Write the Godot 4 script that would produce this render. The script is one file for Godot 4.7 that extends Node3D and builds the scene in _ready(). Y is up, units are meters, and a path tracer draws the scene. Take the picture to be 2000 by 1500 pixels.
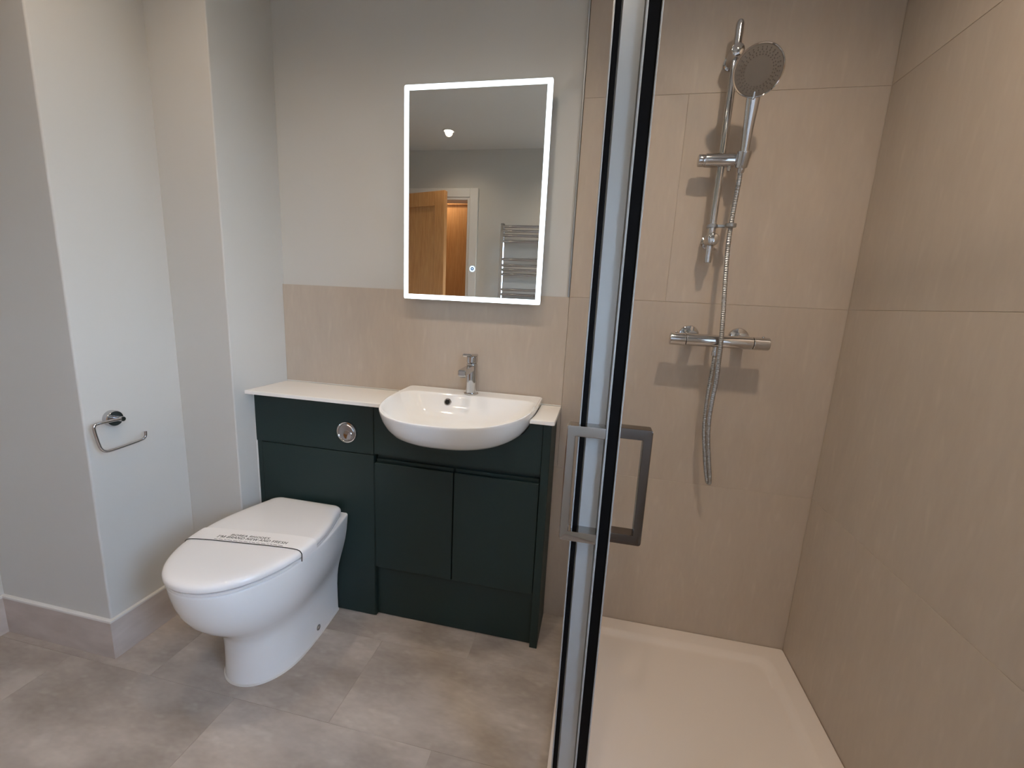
extends Node3D
# A small shower room: green fitted furniture, toilet, lit mirror, tiled shower.
# Metres; the back wall is z = 0, the camera looks towards -z.

const CEIL := 2.33
const FRONT := 2.10          # inner face of the wall behind the camera
const XL := -1.205           # face of the boxed corner beside the cabinets
const XK := -1.425           # left wall above the toilet
const XF := -1.872           # far left wall beyond the return
const XO := 0.98             # outer face of the right wall
const XR := 0.714            # tiled shower wall
const ZB := 0.258            # front of the boxed corner
const ZK := 0.554            # front of the left wall return

var M := {}


# ---------------------------------------------------------------- geometry
class Geo:
	var v := PackedVector3Array()      # three corners per triangle, outward = counter-clockwise here

	func tri(a: Vector3, b: Vector3, c: Vector3) -> void:
		v.append(a); v.append(b); v.append(c)

	func quad(a: Vector3, b: Vector3, c: Vector3, d: Vector3) -> void:
		tri(a, b, c); tri(a, c, d)

	func orient(from: int) -> void:    # turns a closed shell added since `from` outwards
		if v.size() <= from: return
		var o := v[from]
		var s := 0.0
		for i in range(from, v.size(), 3):
			s += (v[i] - o).dot((v[i + 1] - o).cross(v[i + 2] - o))
		if s < 0.0:
			for i in range(from, v.size(), 3):
				var t := v[i + 1]; v[i + 1] = v[i + 2]; v[i + 2] = t

	func box(lo: Vector3, hi: Vector3, b := 0.0) -> Geo:
		var n := v.size()
		if b <= 0.0:
			var p := [Vector3(lo.x, lo.y, lo.z), Vector3(hi.x, lo.y, lo.z), Vector3(hi.x, hi.y, lo.z), Vector3(lo.x, hi.y, lo.z),
				Vector3(lo.x, lo.y, hi.z), Vector3(hi.x, lo.y, hi.z), Vector3(hi.x, hi.y, hi.z), Vector3(lo.x, hi.y, hi.z)]
			for f in [[3, 2, 1, 0], [4, 5, 6, 7], [0, 1, 5, 4], [2, 3, 7, 6], [1, 2, 6, 5], [3, 0, 4, 7]]:
				quad(p[f[0]], p[f[1]], p[f[2]], p[f[3]])
		else:
			var c := (lo + hi) * 0.5
			var h := (hi - lo) * 0.5
			b = minf(b, minf(h.x, minf(h.y, h.z)) * 0.98)
			for ax in 3:
				var u := (ax + 1) % 3
				var w := (ax + 2) % 3
				for s in [-1.0, 1.0]:
					var q := []
					for k in [[-1, -1], [1, -1], [1, 1], [-1, 1]]:
						var p := Vector3.ZERO
						p[ax] = s * h[ax]; p[u] = k[0] * (h[u] - b); p[w] = k[1] * (h[w] - b)
						q.append(c + p)
					if s > 0: quad(q[0], q[1], q[2], q[3])
					else: quad(q[3], q[2], q[1], q[0])
			for ax in 3:               # edges along ax
				var u := (ax + 1) % 3
				var w := (ax + 2) % 3
				for su in [-1.0, 1.0]:
					for sw in [-1.0, 1.0]:
						var q := []
						for k in [[0, -1], [0, 1], [1, 1], [1, -1]]:
							var p := Vector3.ZERO
							p[ax] = k[1] * (h[ax] - b)
							p[u] = su * (h[u] - (b if k[0] == 1 else 0.0))
							p[w] = sw * (h[w] - (0.0 if k[0] == 1 else b))
							q.append(c + p)
						if su * sw > 0: quad(q[3], q[2], q[1], q[0])
						else: quad(q[0], q[1], q[2], q[3])
			for sx in [-1.0, 1.0]:
				for sy in [-1.0, 1.0]:
					for sz in [-1.0, 1.0]:
						var s := Vector3(sx, sy, sz)
						var a := c + s * Vector3(h.x, h.y - b, h.z - b)
						var d := c + s * Vector3(h.x - b, h.y, h.z - b)
						var e := c + s * Vector3(h.x - b, h.y - b, h.z)
						if sx * sy * sz > 0: tri(a, d, e)
						else: tri(e, d, a)
		orient(n)
		return self

	# closed rings of the same count, joined one after the other, with flat or fanned ends
	func loft(rings: Array, cap_first := true, cap_last := true, closed_loop := false) -> Geo:
		var n := v.size()
		var m: int = rings[0].size()
		var last := rings.size() if closed_loop else rings.size() - 1
		for r in last:
			var a: PackedVector3Array = rings[r]
			var b: PackedVector3Array = rings[(r + 1) % rings.size()]
			for i in m:
				var j := (i + 1) % m
				quad(a[i], a[j], b[j], b[i])
		if not closed_loop:
			if cap_first: _cap(rings[0], true)
			if cap_last: _cap(rings[-1], false)
		orient(n)
		return self

	func _cap(r: PackedVector3Array, back: bool) -> void:
		var c := Vector3.ZERO
		for p in r: c += p
		c /= r.size()
		for i in r.size():
			var j := (i + 1) % r.size()
			if back: tri(c, r[j], r[i])
			else: tri(c, r[i], r[j])

	static func ring(c: Vector3, ax: Vector3, r: float, n: int, ref := Vector3.ZERO) -> PackedVector3Array:
		var u := ref if ref != Vector3.ZERO else (Vector3.UP if absf(ax.y) < 0.9 else Vector3.RIGHT)
		u = (u - ax * u.dot(ax)).normalized()
		var w := ax.cross(u)
		var out := PackedVector3Array()
		for i in n:
			var t := TAU * i / n
			out.append(c + (u * cos(t) + w * sin(t)) * r)
		return out

	# turned shape: profile of (along axis, radius)
	func lathe(at: Vector3, ax: Vector3, prof: Array, n := 32) -> Geo:
		ax = ax.normalized()
		var rings := []
		for p in prof: rings.append(Geo.ring(at + ax * p[0], ax, maxf(p[1], 0.00005), n))
		return loft(rings)

	func rod(a: Vector3, b: Vector3, r: float, n := 20, ch := 0.0) -> Geo:
		var l := a.distance_to(b)
		if ch > 0.0: return lathe(a, b - a, [[0.0, r - ch], [ch * 0.3, r - ch * 0.3], [ch, r], [l - ch, r], [l - ch * 0.3, r - ch * 0.3], [l, r - ch]], n)
		return lathe(a, b - a, [[0.0, r], [l, r]], n)

	func tube(path: PackedVector3Array, r: float, n := 14, ridge := 0.0) -> Geo:
		var rings := []
		var ref := Vector3.ZERO
		for i in path.size():
			var t := (path[mini(i + 1, path.size() - 1)] - path[maxi(i - 1, 0)]).normalized()
			if ref == Vector3.ZERO: ref = t.cross(Vector3(0.31, 0.2, 0.93)).normalized()
			ref = (ref - t * ref.dot(t)).normalized()
			rings.append(Geo.ring(path[i], t, r + (ridge if i % 2 == 0 else -ridge), n, ref))
		return loft(rings)

	# outline in the (x, z) plane swept up y, with a rounded top edge
	func prism(pts: PackedVector2Array, y0: float, y1: float, top := 0.0) -> Geo:
		var n := v.size()
		var lev := [[y0, 0.0], [y1 - top, 0.0]]
		if top > 0.0: lev.append_array([[y1 - top * 0.3, top * 0.3], [y1, top]])
		var idx := Geometry2D.triangulate_polygon(pts)
		var rings := []
		for l in lev:
			var q := PackedVector3Array()
			for i in pts.size():
				var p := pts[i]
				if l[1] > 0.0:
					var a := (p - pts[(i - 1 + pts.size()) % pts.size()]).normalized()
					var b := (pts[(i + 1) % pts.size()] - p).normalized()
					var nn := (Vector2(-a.y, a.x) + Vector2(-b.y, b.x)).normalized()
					var k := 1.0 / maxf(0.5, nn.dot(Vector2(-a.y, a.x)))
					if Geometry2D.is_polygon_clockwise(pts): nn = -nn
					p += nn * l[1] * k
				q.append(Vector3(p.x, l[0], p.y))
			rings.append(q)
		for r in rings.size() - 1:
			for i in pts.size():
				var j := (i + 1) % pts.size()
				quad(rings[r][i], rings[r][j], rings[r + 1][j], rings[r + 1][i])
		var top_r: PackedVector3Array = rings[-1]
		var low_r: PackedVector3Array = rings[0]
		# caps wound to agree with the sides
		var flip := Geometry2D.is_polygon_clockwise(pts)
		for i in range(0, idx.size(), 3):
			var a := idx[i]; var b := idx[i + 1]; var c := idx[i + 2]
			var area := (pts[b] - pts[a]).cross(pts[c] - pts[a])
			var t := b if (area > 0.0) != flip else c
			var w := c if (area > 0.0) != flip else b
			tri(top_r[a], top_r[t], top_r[w])
			tri(low_r[a], low_r[w], low_r[t])
		orient(n)
		return self

	func moved(t: Transform3D) -> Geo:
		for i in v.size(): v[i] = t * v[i]
		return self

	func mesh(mat: Material, crease := 38.0) -> ArrayMesh:
		var faces := PackedVector3Array()
		var near := {}
		for i in range(0, v.size(), 3):
			var nn := (v[i + 1] - v[i]).cross(v[i + 2] - v[i])
			faces.append(nn)
			for k in 3:
				var key := Vector3i((v[i + k] * 40000.0).round())
				if not near.has(key): near[key] = PackedInt32Array()
				near[key].append(i / 3)
		var norm := PackedVector3Array(); norm.resize(v.size())
		var lim := cos(deg_to_rad(crease))
		for i in range(0, v.size(), 3):
			var f := faces[i / 3]
			var fu := f.normalized()
			for k in 3:
				var s := Vector3.ZERO
				for o in near[Vector3i((v[i + k] * 40000.0).round())]:
					if faces[o].normalized().dot(fu) > lim: s += faces[o]
				norm[i + k] = s.normalized() if s.length() > 1e-14 else Vector3.UP
		var pos := PackedVector3Array(); pos.resize(v.size())
		var no := PackedVector3Array(); no.resize(v.size())
		for i in range(0, v.size(), 3):       # Godot's front faces run clockwise
			for k in 3:
				var s: int = [0, 2, 1][k]
				pos[i + k] = v[i + s]; no[i + k] = norm[i + s]
		var arr := []; arr.resize(Mesh.ARRAY_MAX)
		arr[Mesh.ARRAY_VERTEX] = pos; arr[Mesh.ARRAY_NORMAL] = no
		var am := ArrayMesh.new()
		am.add_surface_from_arrays(Mesh.PRIMITIVE_TRIANGLES, arr)
		am.surface_set_material(0, mat)
		return am


func B(lo: Vector3, hi: Vector3, b := 0.0) -> Geo:
	return Geo.new().box(lo, hi, b)


func V(x: float, y: float, z: float) -> Vector3:
	return Vector3(x, y, z)


func part(called: String, g: Geo, mat: Material, parent: Node = self, label := "", crease := 38.0) -> MeshInstance3D:
	var o := MeshInstance3D.new()
	o.name = called
	if parent != self and parent is Node3D and parent.has_meta("at"):
		var at: Vector3 = parent.get_meta("at")
		g.moved(Transform3D(Basis.IDENTITY, -at))
	o.mesh = g.mesh(mat, crease)
	o.cast_shadow = GeometryInstance3D.SHADOW_CASTING_SETTING_ON
	if label: o.set_meta("label", label)
	parent.add_child(o, true)
	return o


func struct(called: String, g: Geo, mat: Material, label: String, category: String) -> MeshInstance3D:
	var o := part(called, g, mat)
	o.set_meta("kind", "structure"); o.set_meta("label", label); o.set_meta("category", category)
	return o


# a thing whose parts are written in room coordinates; "at" is its base
func thing(called: String, label: String, category: String, at: Vector3, group := "") -> Node3D:
	var o := Node3D.new()
	o.name = called; o.position = at
	o.set_meta("label", label); o.set_meta("category", category)
	if group: o.set_meta("group", group)
	add_child(o, true)
	o.set_meta("at", at)
	return o


func sub(called: String, g: Geo, mat: Material, thing_root: Node3D, parent: MeshInstance3D, label := "", crease := 38.0) -> MeshInstance3D:
	g.moved(Transform3D(Basis.IDENTITY, -(thing_root.get_meta("at") as Vector3)))
	return part(called, g, mat, parent, label, crease)


# ---------------------------------------------------------------- materials
func mat(c: Color, rough := 0.5, metal := 0.0) -> StandardMaterial3D:
	var m := StandardMaterial3D.new()
	m.albedo_color = c; m.roughness = rough; m.metallic = metal
	return m


func glow(c: Color, e: float) -> StandardMaterial3D:
	var m := mat(c, 0.6)
	m.emission_enabled = true; m.emission = c; m.emission_energy_multiplier = e
	return m


func noise(seed_: int, freq: float, octaves := 4) -> FastNoiseLite:
	var n := FastNoiseLite.new()
	n.seed = seed_; n.frequency = freq; n.noise_type = FastNoiseLite.TYPE_SIMPLEX_SMOOTH
	n.fractal_type = FastNoiseLite.FRACTAL_FBM; n.fractal_octaves = octaves
	return n


# a repeating picture blended from layers: each [image, how strongly, colour it leans to]
func layered(size: int, base: Color, layers: Array) -> ImageTexture:
	var im := Image.create(size, size, false, Image.FORMAT_RGB8)
	var data := []
	for l in layers: data.append((l[0] as Image).get_data())
	var out := PackedByteArray(); out.resize(size * size * 3)
	for i in size * size:
		var r := base.r; var g := base.g; var b := base.b
		for k in layers.size():
			var t: float = (data[k][i] / 255.0 - layers[k][3]) * layers[k][1]
			if layers[k][4]: t = maxf(t, 0.0)
			var c: Color = layers[k][2]
			r += (c.r - base.r) * t; g += (c.g - base.g) * t; b += (c.b - base.b) * t
		out[i * 3] = int(clampf(r, 0, 1) * 255); out[i * 3 + 1] = int(clampf(g, 0, 1) * 255); out[i * 3 + 2] = int(clampf(b, 0, 1) * 255)
	im.set_data(size, size, false, Image.FORMAT_RGB8, out)
	return ImageTexture.create_from_image(im)


func grey(n: FastNoiseLite, size: int) -> Image:
	var im := n.get_seamless_image(size, size)
	im.convert(Image.FORMAT_L8)
	return im


func surfaced(tex: Texture2D, scale_: Vector3, offset: Vector3, rough: float, tint := Color.WHITE) -> StandardMaterial3D:
	var m := mat(tint, rough)
	m.albedo_texture = tex
	m.uv1_triplanar = true; m.uv1_world_triplanar = true
	m.uv1_scale = scale_; m.uv1_offset = offset; m.uv1_triplanar_sharpness = 8.0
	return m


func make_materials() -> void:
	M.paint = mat(Color(0.81, 0.80, 0.778), 0.75)
	M.ceiling = mat(Color(0.88, 0.87, 0.85), 0.85)
	M.grout = mat(Color(0.76, 0.71, 0.65), 0.8)
	M.chrome = mat(Color(0.80, 0.80, 0.81), 0.05, 1.0)
	M.satin = mat(Color(0.70, 0.71, 0.72), 0.30, 1.0)
	M.ceramic = mat(Color(0.965, 0.965, 0.96), 0.06)
	M.seat = mat(Color(0.945, 0.94, 0.935), 0.07)
	M.worktop = mat(Color(0.975, 0.965, 0.945), 0.16)
	M.tray = mat(Color(0.86, 0.82, 0.785), 0.14)
	M.green = mat(Color(0.075, 0.165, 0.16), 0.55)
	M.profile = mat(Color(0.66, 0.67, 0.67), 0.28, 0.35)
	M.black = mat(Color(0.03, 0.03, 0.035), 0.6)
	M.black.metallic_specular = 0.2
	M.chrome_outside = mat(Color(0.66, 0.65, 0.64), 0.05, 1.0)  # outside door handle: chrome dimmed, its darker reflections put into the colour
	M.chrome_dark_reflection = mat(Color(0.42, 0.40, 0.39), 0.06, 1.0)  # inside door handle: same chrome, a dark reflection painted into its colour
	M.hole = mat(Color(0.02, 0.02, 0.02), 0.6)
	M.sealant = mat(Color(0.86, 0.85, 0.83), 0.4)
	M.mirror = mat(Color(0.95, 0.96, 0.95), 0.0, 1.0)
	M.led = glow(Color(0.90, 0.96, 1.0), 2.4)
	M.lamp = glow(Color(1.0, 0.95, 0.86), 6.0)
	M.button_light = glow(Color(0.72, 0.85, 1.0), 1.6)
	M.button = mat(Color(0.08, 0.13, 0.30), 0.3)
	M.white = mat(Color(0.90, 0.89, 0.87), 0.35)
	M.rubber = mat(Color(0.44, 0.41, 0.375), 0.6)
	M.nozzle = mat(Color(0.35, 0.325, 0.30), 0.6)
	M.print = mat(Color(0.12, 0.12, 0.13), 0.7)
	M.fine_print = mat(Color(0.50, 0.50, 0.51), 0.7)
	M.paper = mat(Color(0.95, 0.945, 0.94), 0.7)
	M.glass = mat(Color(0.86, 0.94, 0.91, 0.10), 0.0)
	M.glass.transparency = BaseMaterial3D.TRANSPARENCY_ALPHA
	# wall tiles: beige stone print with faint upright streaks
	var s := 512
	var streak := layered(s, Color(0.745, 0.688, 0.628), [
		[grey(noise(11, 0.008, 4), s), 0.45, Color(0.695, 0.638, 0.578), 0.5, false],
		[grey(noise(12, 0.045, 3), s), 0.30, Color(0.80, 0.75, 0.68), 0.5, false],
		[grey(noise(13, 0.02, 2), s), 1.1, Color(0.83, 0.78, 0.715), 0.70, true]])
	M.wall_tile = []
	for k in 3:
		M.wall_tile.append(surfaced(streak, V(2.6, 0.62, 2.6), V(0.31 * k, 0.17 * k, 0.43 * k), 0.42, Color(1, 1, 1).darkened(0.012 * k)))
	# floor: warm grey concrete print, cloudy and drawn out along x
	var cloud := layered(s, Color(0.672, 0.628, 0.588), [
		[grey(noise(21, 0.006, 5), s), 1.1, Color(0.52, 0.475, 0.44), 0.5, false],
		[grey(noise(22, 0.02, 4), s), 0.85, Color(0.74, 0.70, 0.665), 0.5, false],
		[grey(noise(23, 0.03, 3), s), 1.2, Color(0.80, 0.77, 0.735), 0.68, true],
		[grey(noise(24, 0.09, 2), s), 0.30, Color(0.55, 0.51, 0.47), 0.5, false]])
	M.floor_tile = []
	for k in 4:
		M.floor_tile.append(surfaced(cloud, V(0.62, 1.0, 1.35), V(0.27 * k, 0.0, 0.39 * k), 0.48, Color(1, 1, 1).darkened(0.012 * (k % 3))))
	var base_cloud := layered(s, Color(0.77, 0.72, 0.685), [
		[grey(noise(25, 0.008, 4), s), 0.6, Color(0.62, 0.57, 0.53), 0.5, false],
		[grey(noise(26, 0.03, 3), s), 0.5, Color(0.85, 0.81, 0.775), 0.5, false]])
	M.skirting = surfaced(base_cloud, V(0.62, 1.6, 0.62), V(0.1, 0.2, 0.3), 0.5, Color(1, 1, 1))
	M.floor_base = mat(Color(0.68, 0.64, 0.60), 0.8)
	# oak doors
	var oak := layered(s, Color(0.80, 0.58, 0.36), [
		[grey(noise(31, 0.03, 4), s), 0.9, Color(0.70, 0.47, 0.27), 0.5, false],
		[grey(noise(32, 0.012, 3), s), 0.6, Color(0.85, 0.66, 0.45), 0.5, false]])
	M.oak = surfaced(oak, V(4.0, 0.35, 4.0), Vector3.ZERO, 0.45)


# ---------------------------------------------------------------- lights
func downlight(at: Vector3, label: String, energy: float, cone := 74.0) -> void:
	var t := thing("downlight", label, "downlight", at, "ceiling downlights")
	part("bezel", Geo.new().lathe(at + V(0, -0.006, 0), Vector3.UP, [[0.006, 0.043], [0.002, 0.0425], [0.0, 0.040], [0.0005, 0.034], [0.005, 0.032], [0.006, 0.032]], 40), M.white, t)
	part("lamp", Geo.new().lathe(at + V(0, -0.004, 0), Vector3.UP, [[0.0, 0.030], [0.0035, 0.031]], 32), M.lamp, t)
	var l := SpotLight3D.new()
	l.name = "beam"
	l.position = V(0, -0.012, 0)
	l.rotation_degrees = V(-90, 0, 0)
	l.light_color = Color(1.0, 0.915, 0.815)
	l.light_energy = energy; l.light_size = 0.026
	l.spot_range = 8.0; l.spot_attenuation = 2.0; l.spot_angle = cone; l.spot_angle_attenuation = 1.0
	l.shadow_enabled = true
	t.add_child(l)


func _ready() -> void:
	# --- camera
	var cam := Camera3D.new()
	cam.name = "camera"
	cam.position = V(0.0, 1.1725, 1.465)
	cam.rotation_degrees = V(-10.75, 11.225, 2.896)
	cam.fov = 83.80; cam.near = 0.02; cam.far = 20.0
	add_child(cam); cam.current = true
	# --- surroundings and exposure (a closed room: the sky only stands outside)
	var env := Environment.new()
	var sm := ProceduralSkyMaterial.new()
	sm.sky_top_color = Color(0.68, 0.81, 0.99); sm.sky_horizon_color = Color(0.79, 0.885, 0.98); sm.sky_curve = 0.3
	sm.ground_horizon_color = Color(0.20, 0.19, 0.17); sm.ground_bottom_color = Color(0.12, 0.11, 0.10); sm.ground_curve = 0.1
	var sky := Sky.new()
	sky.sky_material = sm
	env.background_mode = Environment.BG_SKY
	env.sky = sky
	env.background_energy_multiplier = 40.0
	env.tonemap_mode = Environment.TONE_MAPPER_LINEAR
	env.tonemap_exposure = 0.95
	env.sdfgi_enabled = true; env.ssao_enabled = true; env.ssil_enabled = true
	var we := WorldEnvironment.new()
	we.name = "surroundings"; we.environment = env
	add_child(we)
	make_materials()
	# --- lamps in the ceiling
	downlight(V(-1.156, CEIL, 1.725), "white round downlight seen glowing in the mirror, in the ceiling near the doorway", 0.22)
	downlight(V(-1.06, CEIL, 0.74), "white round downlight in the ceiling just in front of the toilet", 0.46)
	downlight(V(-0.36, CEIL, 0.74), "white round downlight in the ceiling in front of the basin", 0.50)
	downlight(V(0.38, CEIL, 0.80), "white round downlight in the ceiling above the shower tray", 1.0)
	downlight(V(-0.15, CEIL, 1.72), "white round downlight in the ceiling above the camera end of room", 0.55)
	shell()
	furniture()
	toilet()
	mirror()
	shower()
	shower_door()
	far_end()
	small_things()
	for o in get_children():
		if o.has_meta("at"): o.remove_meta("at")


# ---------------------------------------------------------------- the room
func tile(parent: Node3D, lo: Vector3, hi: Vector3, k: int) -> void:
	var g := 0.0005
	var a := lo; var b := hi
	for ax in 3:
		if hi[ax] - lo[ax] > 0.02: a[ax] += g; b[ax] -= g
	part("tile", B(a, b, 0.0006), M.wall_tile[k % 3], parent)


func shell() -> void:
	# floor with laid tiles
	var fl := struct("floor", B(V(-2.05, -0.12, -0.15), V(XO, -0.0009, FRONT + 0.1)), M.floor_base, "warm grey concrete-look tiled floor of the shower room", "floor")
	var tl := 0.61; var tw := 0.305
	var row := 0
	var z := -0.025
	while z < FRONT + 0.1:
		var x := -0.341 - tl * 3.0 + (tl * 0.5 if row % 2 == 1 else 0.0)
		var i := 0
		while x < 0.75:
			var lo := V(maxf(x, -1.95), -0.0042, z); var hi := V(minf(x + tl, 0.78), 0.0, minf(z + tw, FRONT + 0.1))
			if hi.x - lo.x > 0.02 and hi.z - lo.z > 0.02:
				part("tile", B(lo + V(0.00025, 0, 0.00025), hi - V(0.00025, 0, 0.00025), 0.0004), M.floor_tile[(row * 3 + i * 5 + row * i) % 4], fl)
			x += tl; i += 1
		z += tw; row += 1
	struct("ceiling", B(V(-2.05, CEIL, -0.15), V(XO, CEIL + 0.12, FRONT + 0.1)), M.ceiling, "plain white ceiling holding the round downlights", "ceiling")
	# back wall: plaster, with the tiles standing proud of it
	var wb := struct("wall_back", B(V(-2.05, -0.05, -0.15), V(XO, CEIL + 0.05, -0.009)), M.paint, "warm white back wall behind the mirror and the shower", "wall")
	var g1 := B(V(-0.110, 0.0, -0.009), V(XR + 0.01, CEIL, -0.0012))
	part("grout", g1, M.grout, wb)
	tile(wb, V(XL, 0.6, -0.008), V(-0.110, 1.2, 0.0), 0)
	var rows := [[0.0, 0.6], [0.6, 1.2], [1.2, 1.8], [1.8, CEIL]]
	for r in 4:
		var cuts: Array = [-0.110, 0.195, XR] if r == 2 else [-0.110 if r else -0.135, XR]
		for c in cuts.size() - 1: tile(wb, V(cuts[c], rows[r][0], -0.006), V(cuts[c + 1], rows[r][1], 0.0), r + c + 1)
	# silver edge strip where the full-height shower tiles begin
	struct("trim_1", B(V(-0.1165, 1.2005, -0.0085), V(-0.1105, CEIL, 0.003), 0.001), M.satin, "slim silver edge strip beside the shower tiles on the back wall", "trim")
	# right wall
	var wrg := Geo.new()
	var wz0 := 1.30; var wz1 := 1.90; var wy0 := 0.95; var wy1 := 1.95
	wrg.box(V(XR + 0.003, -0.05, -0.15), V(XO, CEIL + 0.05, wz0))
	wrg.box(V(XR + 0.003, -0.05, wz1), V(XO, CEIL + 0.05, FRONT + 0.1))
	wrg.box(V(XR + 0.003, -0.05, wz0), V(XO, wy0, wz1))
	wrg.box(V(XR + 0.003, wy1, wz0), V(XO, CEIL + 0.05, wz1))
	var wr := struct("wall_right", wrg, M.paint, "right wall, beige tiles in the shower and plaster round the window", "wall")
	part("grout", B(V(XR + 0.0012, -0.02, -0.0012), V(XR + 0.004, CEIL, 1.02)), M.grout, wr)
	# window in the plastered part of that wall, beside the camera
	var fr := Geo.new()
	fr.box(V(XO - 0.10, wy0, wz0), V(XO - 0.04, wy0 + 0.055, wz1), 0.004); fr.box(V(XO - 0.10, wy1 - 0.055, wz0), V(XO - 0.04, wy1, wz1), 0.004)
	fr.box(V(XO - 0.10, wy0 + 0.055, wz0), V(XO - 0.04, wy1 - 0.055, wz0 + 0.055), 0.004); fr.box(V(XO - 0.10, wy0 + 0.055, wz1 - 0.055), V(XO - 0.04, wy1 - 0.055, wz1), 0.004)
	var wn := struct("window_1", fr, M.white, "white framed window in the right wall beside the camera", "window")
	part("pane", B(V(XO - 0.073, wy0 + 0.05, wz0 + 0.05), V(XO - 0.067, wy1 - 0.05, wz1 - 0.05)), M.glass, wn, "clear window glass")
	part("sill", B(V(XR - 0.02, wy0 - 0.022, wz0 - 0.03), V(XO - 0.10, wy0 + 0.001, wz1 + 0.03), 0.004), M.white, wn, "white window board")
	for r in 4:
		var cuts: Array = [0.0, 1.02]
		for c in cuts.size() - 1: tile(wr, V(XR, rows[r][0], cuts[c]), V(XR + 0.006, rows[r][1], cuts[c + 1]), r + c * 2)
	# left wall: a boxed corner, the toilet bay and a return, with softened outer corners
	var p := PackedVector2Array()
	p.append(Vector2(XL, -0.02))
	_round(p, Vector2(XL, ZB), Vector2(0, 1), Vector2(-1, 0), 0.004)
	p.append(Vector2(XK, ZB))
	_round(p, Vector2(XK, ZK), Vector2(0, 1), Vector2(-1, 0), 0.005)
	p.append(Vector2(XF, ZK))
	p.append(Vector2(XF, FRONT + 0.1))
	p.append(Vector2(-2.05, FRONT + 0.1))
	p.append(Vector2(-2.05, -0.02))
	struct("wall_left", Geo.new().prism(p, -0.05, CEIL + 0.05), M.paint, "off-white plastered left wall with a boxed corner beside the cabinets", "wall")
	# skirting cut from the floor tile, with a pale bead along its top
	var th := 0.010
	var q := PackedVector2Array([Vector2(XL - 0.03, ZB - 0.01), Vector2(XL - 0.03, ZB + th), Vector2(XK + th, ZB + th), Vector2(XK + th, ZK + th), Vector2(XF + th, ZK + th), Vector2(XF + th, FRONT),
		Vector2(XF - 0.01, FRONT), Vector2(XF - 0.01, ZK - 0.01), Vector2(XK - 0.01, ZK - 0.01), Vector2(XK - 0.01, ZB - 0.01)])
	var sk := struct("baseboard_left", Geo.new().prism(q, 0.0005, 0.128), M.skirting, "grey-brown tile skirting along the foot of the left wall", "baseboard")
	var q2 := PackedVector2Array([Vector2(XL - 0.03, ZB - 0.01), Vector2(XL - 0.03, ZB + th + 0.001), Vector2(XK + th + 0.001, ZB + th + 0.001), Vector2(XK + th + 0.001, ZK + th + 0.001), Vector2(XF + th + 0.001, ZK + th + 0.001), Vector2(XF + th + 0.001, FRONT),
		Vector2(XF - 0.01, FRONT), Vector2(XF - 0.01, ZK - 0.01), Vector2(XK - 0.01, ZK - 0.01), Vector2(XK - 0.01, ZB - 0.01)])
	part("top_bead", Geo.new().prism(q2, 0.128, 0.135, 0.003), M.sealant, sk, "pale bead along the top of the skirting")


func _round(p: PackedVector2Array, corner: Vector2, din: Vector2, dout: Vector2, r: float) -> void:
	for i in 7:
		var t := PI * 0.5 * i / 6.0
		p.append(corner - din * r * (1.0 - sin(t)) + dout * r * (1.0 - cos(t)))


# ---------------------------------------------------------------- fitted furniture
const ZV := 0.178     # front of the cabinet doors
const BX := -0.425    # middle of the basin
const XV := -0.122    # right end of the cabinets
const XM := -0.729    # between the two cabinets
const YC := 0.812     # underside of the worktop


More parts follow.
